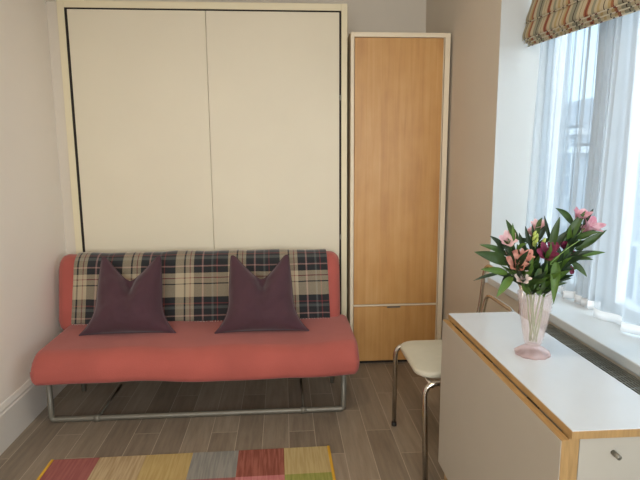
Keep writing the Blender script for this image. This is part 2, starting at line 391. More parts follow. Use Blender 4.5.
# ------------------------------------------------------------------ net curtains
def net(ya, yb, lean, xb, xt, ztop, zbot, label, nf, amp, seed, hem_wave):
    """pleated voile hanging from ya (far) to yb (near)"""
    rnd = random.Random(seed); ny, nz = nf * 18, 26
    r = empty('net_curtain', ((xb + xt) / 2, (ya + yb) / 2, zbot), label, 'curtain', 'sheer net curtains over the window')
    ph = [rnd.uniform(0, 6.28) for _ in range(6)]
    def X(s, t):          # t 0 bottom .. 1 top
        q = s * nf * 2 * PI
        a = amp * (math.sin(q + .8 * math.sin(3.1 * s * 2 * PI + ph[0]) + .25 * math.sin(t * 4 + ph[1])) * .55
                   + .45 * math.sin(q * .43 + ph[2] + t * .5) + .3 * math.sin(q * 1.7 + ph[3] - t * .4))
        return xb + (xt - xb) * t + a * (.5 + .5 * (1 - t))
    def vert(b, s, t): 
        y = ya + (yb - ya) * s + lean * t * (1 - s) + .008 * math.sin(s * nf * 4 * PI + ph[4])
        return b.verts.new((X(s, t), y, zbot + (ztop - zbot) * t + (hem_wave * math.sin(s * nf * PI + ph[5]) * (1 - t) ** 4)))
    hz = .032 / (ztop - zbot)
    def sheet(t0, t1, n):
        b = bmesh.new(); g = [[vert(b, i / ny, t0 + (t1 - t0) * j / n) for i in range(ny + 1)] for j in range(n + 1)]
        for j in range(n):
            for i in range(ny): b.faces.new((g[j][i], g[j][i + 1], g[j + 1][i + 1], g[j + 1][i]))
        return b
    link('voile', sheet(hz, 1, nz), M['sheer'], r, smooth=True)
    h = link('hem', sheet(0, hz, 1), M['sheer_hem'], r, smooth=True)
    m = h.modifiers.new('thick', 'SOLIDIFY'); m.thickness = .0016
    return r
net(2.462, 1.86, 0., 1.168, 1.198, 2.24, .717, 'left sheer white net curtain next to the window reveal, behind the flowers', 11, .022, 3, .004)
net(1.80, .45, .07, 1.128, 1.195, 2.24, .717, 'right sheer white net curtain, at the edge of the photo', 6, .030, 11, .004)
for nm in (0,):
    r = link('curtain_rod', T([(1.197, WY0 + .001, 2.247), (1.197, WY1 - .001, 2.247)], .006), M['upvc'])
    tag(r, 'thin white curtain rod behind the striped blind, carrying the net curtains', 'curtain rod')

# ------------------------------------------------------------------ roman blind
bl = empty('roman_blind', (1.12, 1.43, 1.8), 'striped roman blind in beige, orange and olive, gathered at the window top', 'blind')
def blind_piece(name, prof, y0=2.455, y1=.42, thick=.003):
    b = bmesh.new(); n = 40; uvl = b.loops.layers.uv.new('UVMap')
    acc = [0]
    for p, q in zip(prof[:-1], prof[1:]): acc.append(acc[-1] + math.hypot(q[0] - p[0], q[1] - p[1]))
    g = []
    for i in range(n + 1):
        y = y0 + (y1 - y0) * i / n; dz = -(y0 - y) * .052
        g.append([b.verts.new((x + .0025 * math.sin(y * 37 + z * 9), y, z + dz)) for x, z in prof])
    for i in range(n):
        for k in range(len(prof) - 1):
            f = b.faces.new((g[i][k], g[i + 1][k], g[i + 1][k + 1], g[i][k + 1]))
            for lp, (a, c) in zip(f.loops, ((i, k), (i + 1, k), (i + 1, k + 1), (i, k + 1))):
                lp[uvl].uv = ((y0 - y1) * a / n, acc[c])
    o = link(name, b, M['blind'], bl, smooth=True, recalc=False)
    m = o.modifiers.new('thick', 'SOLIDIFY'); m.thickness = thick
    return o
def arc(pts): return [(p.x, p.z) for p in smooth_path([(x, 0, z) for x, z in pts], 2)]
blind_piece('upper_panel', arc([(1.150, 2.29), (1.148, 2.15), (1.140, 2.0), (1.116, 1.925), (1.108, 1.897), (1.120, 1.892), (1.135, 1.91)]))
blind_piece('pleat', arc([(1.143, 1.98), (1.130, 1.93), (1.105, 1.86), (1.098, 1.825), (1.112, 1.818), (1.135, 1.835)]))
blind_piece('pleat', arc([(1.148, 1.95), (1.132, 1.88), (1.112, 1.815), (1.116, 1.806), (1.135, 1.82)]))
blind_piece('pleat', arc([(1.153, 1.94), (1.142, 1.87), (1.124, 1.804), (1.130, 1.792), (1.146, 1.81)]))
for ex, ez in ((1.106, 1.888), (1.100, 1.815), (1.110, 1.801), (1.122, 1.788)):
    b = tube(bmesh.new(), [(ex + .0015 * math.sin(k * 1.9), 2.455 - 2.035 * k / 30, ez - 2.035 * k / 30 * .052) for k in range(31)], .0022, seg=6)
    link('edge_piping', b, M['piping'], bl, smooth=True)
link('head_rail', B(1.135, 1.165, .42, 2.455, 2.262, 2.295, .003), M['upvc'], bl)

# ------------------------------------------------------------------ wall bed cabinet
YD = 3.153
bed = empty('wall_bed', (-.43, 3.45, 0), 'tall cream foldaway wall bed cabinet with two plain panels, behind the sofa', 'wall bed')
b = bmesh.new()
box(b, -1.222, -1.184, YD, YB - .01, 0, 2.152, .002); box(b, .346, .380, YD, YB - .01, 0, 2.152, .002)
box(b, -1.184, .346, YD, YB - .01, 2.114, 2.152, .002)
link('cabinet_frame', b, M['bed_frame'], bed)
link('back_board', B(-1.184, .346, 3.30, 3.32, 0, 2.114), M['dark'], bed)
link('door_panel', B(-1.170, -.4195, YD + .004, YD + .024, .09, 2.106, .0015), M['bed_panel'], bed)
link('door_panel', B(-.4175, .334, YD + .004, YD + .024, .09, 2.106, .0015), M['bed_panel'], bed)
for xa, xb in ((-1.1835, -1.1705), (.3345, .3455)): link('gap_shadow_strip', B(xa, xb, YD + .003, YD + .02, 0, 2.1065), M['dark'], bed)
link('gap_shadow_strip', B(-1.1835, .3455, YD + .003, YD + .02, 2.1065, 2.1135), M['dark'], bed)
for z in (1.62, .8):
    link('hinge', B(.336, .344, YD + .001, YD + .004, z, z + .03), M['steel'], bed)

# ------------------------------------------------------------------ wardrobe
wd = empty('wardrobe', (.69, 3.45, 0), 'narrow tall wardrobe with birch doors in a cream frame, right of the wall bed', 'wardrobe')
b = bmesh.new()
box(b, .400, .421, YD, YB - .01, 0, 2.0, .002); box(b, .953, .984, YD + .004, YB - .01, 0, 2.0, .002)
box(b, .421, .953, YD, YB - .01, 1.974, 2.0, .002); box(b, .421, .953, YD + .03, YB - .01, 0, .012)
box(b, .421, .953, 3.30, 3.32, 0, 1.974)
link('carcass', b, M['carcass'], wd)
link('door', B(.424, .943, YD + .003, YD + .023, .388, 1.971, .0015), M['birch'], wd)
d = link('flap', B(.424, .943, YD + .003, YD + .023, .020, .374, .0015), M['birch'], wd)
link('edge_strip', B(.424, .943, YD + .001, YD + .021, .3765, .3855, .001), M['carcass'], wd)
link('edge_strip', B(.9435, .948, YD + .002, YD + .021, .02, 1.971, .001), M['carcass'], wd)
link('handle', B(.632, .715, YD - .010, YD + .003, .366, .373, .002), M['steel'], d)
link('plinth', B(.421, .953, YD + .02, YD + .029, 0, .0185), M['dark'], wd)

# ------------------------------------------------------------------ sofa
sf = empty('sofa_bed', (-.43, 2.75, 0), 'coral red armless sofa bed on a grey tube frame, in front of the wall bed', 'sofa')
def rr(w0, w1, z0, z1, r, n=6):          # rounded-rectangle profile
    out = []
    rs = r if isinstance(r, (list, tuple)) else (r,) * 4
    for (cx, cz, a0), rad in zip(((w1, z1, 0), (w0, z1, 90), (w0, z0, 180), (w1, z0, 270)), rs):
        sx = -1 if cx == w1 else 1; sz = -1 if cz == z1 else 1
        for k in range(n + 1):
            a = math.radians(a0 + 90 * k / n)
            out.append((cx + sx * rad + rad * math.cos(a), cz + sz * rad + rad * math.sin(a)))
    return out
def puffy(prof, x0, x1, shear=None, edge=.055, wob=.004, seed=0, n=60):
    """profile (y,z) swept along x with soft pillowed ends"""
    b = bmesh.new(); cy = sum(p[0] for p in prof) / len(prof); cz = sum(p[1] for p in prof) / len(prof)
    xs, ks = [], []
    for i in range(9):
        a = PI / 2 * i / 8; xs.append(x0 + edge * (1 - math.sin(a))if False else x0 + edge * (1 - math.cos(a))); ks.append(1 - edge * (1 - math.sin(a)))
    m = n
    for i in range(1, m): xs.append(x0 + edge + (x1 - x0 - 2 * edge) * i / m); ks.append(1)
    for i in range(9):
        a = PI / 2 * (8 - i) / 8; xs.append(x1 - edge * (1 - math.cos(a))); ks.append(1 - edge * (1 - math.sin(a)))
    rings = []
    for x, k in zip(xs, ks):
        ins = (1 - k)                    # metres of inset
        ring = []
        for (y, z) in prof:
            dy, dz = y - cy, z - cz
            yy = cy + math.copysign(max(abs(dy) - ins, 0), dy); zz = cz + math.copysign(max(abs(dz) - ins, 0), dz)
            w = wob * noise.noise(Vector((x * 3.5, yy * 5, zz * 5 + seed)))
            if shear: yy += shear * (zz - cz)
            ring.append(b.verts.new((x, yy + w, zz + w * 1.3)))
        rings.append(ring)
    mm = len(prof)
    for a, c in zip(rings[:-1], rings[1:]):
        for k in range(mm): b.faces.new((a[k], a[(k + 1) % mm], c[(k + 1) % mm], c[k]))
    b.faces.new(rings[0]); b.faces.new(rings[-1][::-1])
    return b
seat_prof = rr(2.40, 2.96, .243, .398, (.03, .105, .035, .03), 10)
link('seat_mattress', puffy(seat_prof, -1.192, .357, edge=.034, wob=.010), M['sofa'], sf, smooth=True)
back_prof = rr(2.912, 3.04, .355, .755, (.055, .055, .04, .04), 8)
SH = .20
link('backrest', puffy(back_prof, -1.256, .316, shear=SH, edge=.05, wob=.012, seed=4), M['sofa'], sf, smooth=True)
R_ = .0145
fr = bmesh.new()
tube(fr, fillet([(-1.166, 2.545, .25), (-1.166, 2.545, R_), (.291, 2.545, R_), (.291, 2.545, .25)], .02), R_)
link('front_loop', fr, M['steel'], sf, smooth=True)
for x in (-1.14, .265): link('rear_leg', T([(x, 2.90, 0), (x, 2.90, .25)], .0125), M['steel'], sf, smooth=True)
for x in (-.945, .085):
    link('floor_rail', T([(x, 2.55, .012), (x, 2.93, .012)], .006), M['steel'], sf, smooth=True)
    link('joint_collar', T([(x - .014, 2.545, R_), (x + .014, 2.545, R_)], .0185, seg=14), M['steel'], sf, smooth=True)
b = bmesh.new()
for y in (2.56, 2.93): box(b, -1.15, .275, y - .012, y + .012, .240, .262, .003)
for x in (-1.14, -.43, .27): box(b, x - .015, x + .015, 2.56, 2.93, .241, .262, .003)
link('slat_frame', b, M['dark'], sf)

# tartan throw over the backrest
def on_back(v):
    """front face, over the top, down behind; v = metres from the lower front edge"""
    cz = sum(p[1] for p in back_prof) / len(back_prof)
    z0, z1, yf, yb_, r, off = .400, .755, 2.912, 3.04, .055, .009
    L1 = z1 - r - z0; L2 = PI / 2 * (r + off); L3 = (yb_ - yf) - 2 * r
    if v < L1: y, z = yf - off, z0 + v
    elif v < L1 + L2: a = (v - L1) / (r + off); y, z = yf + r - (r + off) * math.cos(a), z1 - r + (r + off) * math.sin(a)
    elif v < L1 + L2 + L3: y, z = yf + r + (v - L1 - L2), z1 + off
    elif v < L1 + 2 * L2 + L3: a = (v - L1 - L2 - L3) / (r + off); y, z = yb_ - r + (r + off) * math.sin(a), z1 - r + (r + off) * math.cos(a)
    else: y, z = yb_ + off, z1 - r - (v - L1 - 2 * L2 - L3)
    return y + SH * (z - cz), z
th = empty('tartan_throw', (-.43, 2.9, .4), 'black, cream and red tartan wool throw draped over the sofa backrest', 'throw blanket')
b = bmesh.new(); uvl = b.loops.layers.uv.new('UVMap'); nu, nv = 110, 44; VL = .74; g = []
def throw_pt(u, v):
    y, z = on_back(v); x = -1.168 + 1.420 * u + (.018 * (v / .74)) * (1 - u) * 2 - .012 * (v / .74) * u * 2
    w = .006 * noise.noise(Vector((x * 5, v * 6, 1))) + .003 * noise.noise(Vector((x * 17, v * 9, 3)))
    top = math.exp(-((v - .42) / .06) ** 2) * .012 * max(0, noise.noise(Vector((x * 4.2, 0, 7))) + .2)
    return Vector((x, y - abs(w) - .001, z + w * .6 + top))
for i in range(nu + 1): g.append([b.verts.new(throw_pt(i / nu, VL * j / nv)) for j in range(nv + 1)])
for i in range(nu):
    for j in range(nv):
        f = b.faces.new((g[i][j], g[i + 1][j], g[i + 1][j + 1], g[i][j + 1]))
        for lp, (a, c) in zip(f.loops, ((i, j), (i + 1, j), (i + 1, j + 1), (i, j + 1))): lp[uvl].uv = (1.45 * a / nu, VL * c / nv)
o = link('blanket', b, M['plaid'], th, smooth=True, recalc=False)
md = o.modifiers.new('thick', 'SOLIDIFY'); md.thickness = .004; md.offset = 0
b = bmesh.new()
for k in range(90):
    u = (k + .5) / 90; p = throw_pt(u, .002); l = random.uniform(.012, .022)
    tube(b, [p, p + Vector((random.uniform(-.004, .004), -.006, -.006)), p + Vector((random.uniform(-.007, .007), -.010 - l * .3, max(.402 - p.z, -l)))], .0011, seg=4)
fo = link('fringe', b, M['p_white'], th); fo['kind'] = 'stuff'

# velvet cushions
def cushion(cx, cy, label, seed, lean=1.0, twist=0.0, wb=.240, wt=.152, chop=0.0, h=.405):
    b = bmesh.new(); n = 44
    base = Vector((cx, cy, .400))
    def P(u, v, side):
        t = (v + 1) / 2
        half = wt + (wb - wt) * (1 - min(1, t / .48)) ** 2.2 + .014 * math.sin(PI * min(1, t * .9 + .1))
        x = u * half
        q_ = abs(u - chop) / (1 + chop * (1 if u < chop else -1)); top = h - .150 * (1 - min(1, (q_ * q_ + .004) ** .5 * 1.02) ** 1.25) - .022 * (max(0, abs(u) - .8) / .2) ** 2
        bot = .008 - .008 * abs(u) ** 3
        z = bot + (top - bot) * (t ** 1.05)
        e = max(0, (1 - abs(u) ** 2.6)) ** .62 * max(0, (1 - abs(v) ** 2.6)) ** .62
        th = .088 * e * (1 - .30 * t)
        dent = .055 * math.exp(-((u - chop) / .13) ** 2) * math.exp(-((t - 1.0) / .26) ** 2)
        th = max(th - dent, .003 * e)
        wr = .012 * noise.noise(Vector((u * 2.4 + seed, v * 2.4, side * 3.0))) * e + .005 * noise.noise(Vector((u * 7 + seed, v * 6, side))) * e
        y = side * (th + wr)
        # lean back on the throw
        a = math.radians(25 * lean)
        yy = y * math.cos(a) + z * math.sin(a) * .92; zz = z * math.cos(a * .55) - y * math.sin(a) * .75
        yy += .02 * math.sin(PI * t) * 0
        xx = x * math.cos(twist) - (yy) * math.sin(twist) * .3
        return base + Vector((xx + math.sin(twist) * z, yy, max(zz, .0)))
    grid = {}
    for side in (-1, 1):
        for i in range(n + 1):
            for j in range(n + 1):
                u, v = -1 + 2 * i / n, -1 + 2 * j / n
                # concentrate samples near the seams
                u = math.sin(u * PI / 2); v = math.sin(v * PI / 2)
                edge = i in (0, n) or j in (0, n)
                key = (0 if edge else side, i, j)
                if key not in grid: grid[key] = b.verts.new(P(u, v, side if not edge else 0))
        for i in range(n):
            for j in range(n):
                q = []
                for a, c in ((i, j), (i + 1, j), (i + 1, j + 1), (i, j + 1)):
                    ed = a in (0, n) or c in (0, n); q.append(grid[(0 if ed else side, a, c)])
                b.faces.new(q if side < 0 else q[::-1])
    seam = [P(-1, -1, 0)]
    pts = []
    m = 24
    for k in range(m): pts.append(P(math.sin((-1 + 2 * k / m) * PI / 2), -1, 0))
    for k in range(m): pts.append(P(1, math.sin((-1 + 2 * k / m) * PI / 2), 0))
    for k in range(m): pts.append(P(math.sin((1 - 2 * k / m) * PI / 2), 1, 0))
    for k in range(m + 1): pts.append(P(-1, math.sin((1 - 2 * k / m) * PI / 2), 0))
    r = empty('cushion', base, label, 'cushion', 'plum velvet cushions on the sofa')
    link('cover', b, M['velvet'], r, smooth=True)
    link('piping', T(pts, .0032, seg=6, cap=False), M['velvet'], r, smooth=True)
    return r
cushion(-.812, 2.68, 'left plum velvet scatter cushion with a chopped dent in its top', 1.3)
cushion(-.122, 2.655, 'right plum velvet scatter cushion, nearer the wardrobe', 6.1, twist=-.03, chop=.05)

# ------------------------------------------------------------------ rug
rug = empty('patchwork_rug', (-.41, 1.3, 0), 'flat woven patchwork rug in red, mustard, grey and olive squares with yellow binding', 'rug')
rug.rotation_euler.z = math.radians(.8)
pat = ['rbmgks', 'gokrpo', 'mrsobk', 'pgbkmr', 'bkrmgs', 'osgpbk', 'rmkbog', 'kgsrmp', 'bormks']
b = bmesh.new(); order = list(RUG)
c = .2
for j in range(9):
    for i in range(6):
        x0 = -1.004 + i * c; y1 = 2.199 - j * c
        box(b, x0, x0 + c, y1 - c, y1, .0005, .007, mat=order.index(pat[j][i]))
bmesh.ops.remove_doubles(b, verts=b.verts[:], dist=1e-5)
link('woven_squares', b, [RUG[k] for k in order], rug)
for x in (-1.004, .196):
    link('binding', B(x - .006, x + .006, 2.199 - 9 * c, 2.199, .0002, .010, .002), RUG['y'], rug)

# ------------------------------------------------------------------ drop-leaf table
tb = empty('drop_leaf_table', (.70, 1.38, 0), 'narrow white drop-leaf table with oak edges, its side leaf folded down', 'table')
x0, x1, y0, y1 = .583, .829, .972, 1.797
b = bmesh.new(); box(b, x0, x1, y0, y1, .721, .7385, .001); link('tabletop_edge', b, M['oak'], tb)
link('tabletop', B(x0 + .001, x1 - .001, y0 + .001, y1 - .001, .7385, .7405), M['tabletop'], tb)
# hanging leaf
lf = link('drop_leaf', B(.5640, .5810, y0 + .002, y1 - .002, .165, .719, .001), M['oak'], tb)
link('leaf_face', B(.5625, .5640, y0 + .004, y1 - .002, .167, .7165), M['table_white'], lf)
for y in (1.12, 1.40, 1.66):
    link('hinge', B(.5800, .602, y, y + .05, .7135, .721), M['rubber'], tb)
for xx, yy in ((.5845, .984), (.785, .984), (.5845, 1.757), (.785, 1.757)):
    link('leg', B(xx, xx + .023, yy, yy + .03, 0, .721, .001), M['oak'], tb)
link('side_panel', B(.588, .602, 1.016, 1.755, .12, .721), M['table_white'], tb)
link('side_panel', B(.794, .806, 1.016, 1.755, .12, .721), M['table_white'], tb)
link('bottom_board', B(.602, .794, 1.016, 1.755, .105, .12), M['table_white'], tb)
link('foot_rail', B(.5895, .602, 1.014, 1.757, .02, .06), M['oak'], tb)
for z0_, z1_ in ((.545, .7175), (.36, .54), (.13, .355)):
    d = link('drawer', B(.609, .783, .985, 1.005, z0_, z1_, .001), M['table_white'], tb)
    zc = .681 if z0_ > .5 else (z0_ + z1_) / 2
    link('knob', T([(.683, .985, zc), (.683, .963, zc)], .0055, seg=12), M['steel'], d, smooth=True)

# ------------------------------------------------------------------ chair
ch = empty('tubular_chair', (.70, 2.11, 0), 'chrome tube chair with a cream seat, pushed in behind the drop-leaf table', 'chair')
def rounded_slab(x0, x1, y0, y1, z0, z1, r, puff=.006):
    b = bmesh.new(); n = 8; out = []
    for cx, cy, a0 in ((x1 - r, y1 - r, 0), (x0 + r, y1 - r, 90), (x0 + r, y0 + r, 180), (x1 - r, y0 + r, 270)):
        for k in range(n + 1):
            a = math.radians(a0 + 90 * k / n); out.append((cx + r * math.cos(a), cy + r * math.sin(a)))
    mx, my = (x0 + x1) / 2, (y0 + y1) / 2
    lv = [(.985, z0), (1, z0 + .006), (1, z1 - .008), (.985, z1 - .002), (.94, z1 + puff * .3), (.7, z1 + puff), (.35, z1 + puff)]
    rings = [[b.verts.new((mx + (x - mx) * s, my + (y - my) * s, z)) for x, y in out] for s, z in lv]
    m = len(out)
    for a, c_ in zip(rings[:-1], rings[1:]):
        for k in range(m): b.faces.new((a[k], a[(k + 1) % m], c_[(k + 1) % m], c_[k]))
    b.faces.new(rings[0][::-1]); b.faces.new(rings[-1])
    return b
link('seat', rounded_slab(.510, .885, 1.918, 2.295, .440, .463, .072), M['vinyl'], ch, smooth=True)
rt = .0105
for y, dy, xf in ((1.893, -.006, .530), (2.318, .062, .508)):
    f = link('leg', T(fillet([(xf + .012, y + dy, .012), (xf, y, .432), (.86, y, .432)], .055, 8), rt), M['chrome'], ch, smooth=True)
    link('foot_cap', T([(xf + .012, y + dy, 0), (xf + .012, y + dy, .018)], .0125, seg=12), M['rubber'], f, smooth=True)
    l2 = link('leg', T(fillet([(.86, y, .432), (.895, y, .432), (.905, y + dy, .012)], .03, 8), rt), M['chrome'], ch, smooth=True)
    link('foot_cap', T([(.905, y + dy, 0), (.905, y + dy, .018)], .0125, seg=12), M['rubber'], l2, smooth=True)
link('cross_bar', T([(.56, 1.893, .42), (.56, 2.318, .42)], .008), M['chrome'], ch, smooth=True)
link('cross_bar', T([(.82, 1.893, .42), (.82, 2.318, .42)], .008), M['chrome'], ch, smooth=True)
link('back_hoop', T(fillet([(.862, 2.318, .432), (.895, 2.305, .60), (.905, 2.288, .815), (.905, 1.90, .815), (.895, 1.905, .60), (.862, 1.893, .432)], .06, 8), .0085), M['chrome'], ch, smooth=True)
link('back_hoop', T(fillet([(.862, 2.27, .432), (.888, 2.262, .56), (.898, 2.235, .690), (.898, 1.945, .690), (.888, 1.935, .56), (.862, 1.93, .432)], .05, 8), .0085), M['chrome'], ch, smooth=True)

# ------------------------------------------------------------------ radiator under the sill
rd = empty('radiator', (.95, 1.1, .1), 'grey panel radiator with a slatted top under the window sill, behind the table', 'radiator')
link('front_panel', B(.925, .931, .42, 1.86, .12, .666, .002), M['radiator'], rd)
link('rear_panel', B(.990, .9985, .42, 1.86, .12, .670, .002), M['radiator'], rd)
b = bmesh.new()
for k in range(6): box(b, .934 + k * .0098, .938 + k * .0098, .42, 1.86, .661, .667)
for k in range(38): box(b, .930, .9905, .43 + k * .0380, .4345 + k * .0380, .655, .6665)
link('top_grille', b, M['radiator'], rd)
for y in (.42, 1.854): link('end_panel', B(.931, .990, y, y + .006, .12, .666), M['radiator'], rd)
b = bmesh.new()
for k in range(46): box(b, .932, .982, .44 + k * .0305, .442 + k * .031, .13, .60)
link('convector_fins', b, M['rubber'], rd)['kind'] = 'stuff'
for y in (.6, 1.75): link('wall_bracket', B(.985, .9985, y, y + .03, .08, .125), M['radiator'], rd)

# ------------------------------------------------------------------ vase
VC = Vector((.698, 1.39, .7405))
vs = empty('flower_vase', VC, 'pale pink pressed glass vase with a wide foot, on the white table', 'vase')
def lathe(prof, ribs=0, amp=0., scallop=0., n=96, twist=0.):
    b = bmesh.new(); rings = []; zt = max(p[1] for p in prof)
    for r, z, w in [(p[0], p[1], p[2] if len(p) > 2 else 0) for p in prof]:
        ring = []
        for k in range(n):
            a = 2 * PI * k / n
            rr_ = r * (1 + w * amp * abs(math.cos(a * ribs / 2 + z * twist)))
            zz = z + (scallop * math.cos(a * 6) if z > zt - .012 else 0)
            ring.append(b.verts.new(VC + Vector((rr_ * math.cos(a), rr_ * math.sin(a), zz))))
        rings.append(ring)
    for p, q in zip(rings[:-1], rings[1:]):
        for k in range(n): b.faces.new((p[k], p[(k + 1) % n], q[(k + 1) % n], q[k]))
    return b, rings
body = [(.008, .026, 0), (.016, .026, 0), (.020, .030, .3)]
for i in range(14):
    t = i / 13; r = .0225 + (.0455 - .0225) * (t ** .8)
    body.append((r + .0012 * math.sin(i * PI), .036 + .138 * t, 1)); body.append((r - .0012, .041 + .138 * t, .5) if i < 13 else (.0470, .183, .6))
inner = [(.044, .184, .5)] + [(.0195 + (.0445 - .0195) * ((1 - k / 8) ** .8), .180 - .142 * k / 8, 0) for k in range(9)] + [(.004, .035, 0)]
bb, rg = lathe(body + inner, ribs=12, amp=.09, scallop=.003)
bb.faces.new(rg[0][::-1]); bb.faces.new(rg[-1])
link('vase_body', bb, M['vase'], vs, smooth=True)
bb, rg = lathe([(.043, 0, 1), (.0455, .003, 1), (.0455, .008, 1), (.038, .014, 1), (.029, .021, .8), (.019, .026, .4), (.0165, .029, 0)], ribs=10, amp=.08)
bb.faces.new(rg[0][::-1]); bb.faces.new(rg[-1])
link('vase_foot', bb, M['vase_foot'], vs, smooth=True)

# ------------------------------------------------------------------ flowers
def leaf_mesh(b, base, tip, width, bend, roll, n=12):
    base, tip = Vector(base), Vector(tip); ax = tip - base; L = ax.length; d = ax.normalized()
    view = Vector((-.45, -.85, .3)).normalized()
    side = d.cross(view).normalized(); nrm = side.cross(d).normalized()
    side, nrm = side * math.cos(roll) + nrm * math.sin(roll), nrm * math.cos(roll) - side * math.sin(roll)
    rows = []
    for i in range(n + 1):
        t = i / n
        w = width * .35 * (math.sin(PI * min(1, t * .93 + .07) ** .8)) ** .9 * (1.0 if t < 1 else 0) + .0004
        if t > .97: w = .0004
        c_ = base + ax * t + Vector((0, 0, 1)) * bend * L * math.sin(PI * t) + nrm * .10 * L * math.sin(2.2 * t)
        rows.append([b.verts.new(c_ - side * w + nrm * w * .35), b.verts.new(c_ - side * w * .5 + nrm * w * .1), b.verts.new(c_), b.verts.new(c_ + side * w * .5 + nrm * w * .1), b.verts.new(c_ + side * w + nrm * w * .35)])
    for p, q in zip(rows[:-1], rows[1:]):
        for k in range(4): b.faces.new((p[k], p[k + 1], q[k + 1], q[k]))
def blossom_mesh(center, direction, size, rnd, open_=1.):
    b = bmesh.new(); d = Vector(direction).normalized(); nf0 = 0
    e1 = d.cross(Vector((.3, .2, 1))).normalized(); e2 = d.cross(e1)
    base = Vector(center) - d * size * .55
    for k in range(6):
        a = 2 * PI * k / 6 + rnd.uniform(-.15, .15); o_ = e1 * math.cos(a) + e2 * math.sin(a); s_ = d.cross(o_)
        ln = size * rnd.uniform(.95, 1.15); wd_ = size * (.30 if k % 2 else .40); rows = []
        for i in range(8):
            t = i / 7; w = wd_ * math.sin(PI * (t * .85 + .12)) ** .8 * (.35 + .65 * t)
            if t == 1: w = .15 * wd_
            c_ = base + d * ln * (t * .95 - .12 * t * t * open_) + o_ * ln * (.06 + open_ * (.55 * t ** 1.7))
            rows.append([b.verts.new(c_ - s_ * w + d * w * .25), b.verts.new(c_), b.verts.new(c_ + s_ * w + d * w * .25)])
        for p, q in zip(rows[:-1], rows[1:]):
            for m_ in range(2): b.faces.new((p[m_], p[m_ + 1], q[m_ + 1], q[m_]))
    for k in range(5):
        a = 2 * PI * k / 5; o_ = e1 * math.cos(a) + e2 * math.sin(a)
        tube(b, [base, base + d * size * .5 + o_ * size * .06, base + d * size * .85 + o_ * size * .14], size * .012, seg=4)
    return b
FY = 1.39
def at(px, pz, dy=0.):        # a point of the bouquet: metres across, metres up from the table, metres back
    return Vector((px, FY + dy, pz))
def gx(c): return .517 + (c - 473) * .00282
def gz(r): return 1.046 - (r - 248) * .00287
def P3(c, r, dy): 
    s = 1 + dy / FY
    return Vector((gx(c) * s, FY + dy, 1.3 + (gz(r) - 1.3) * s))
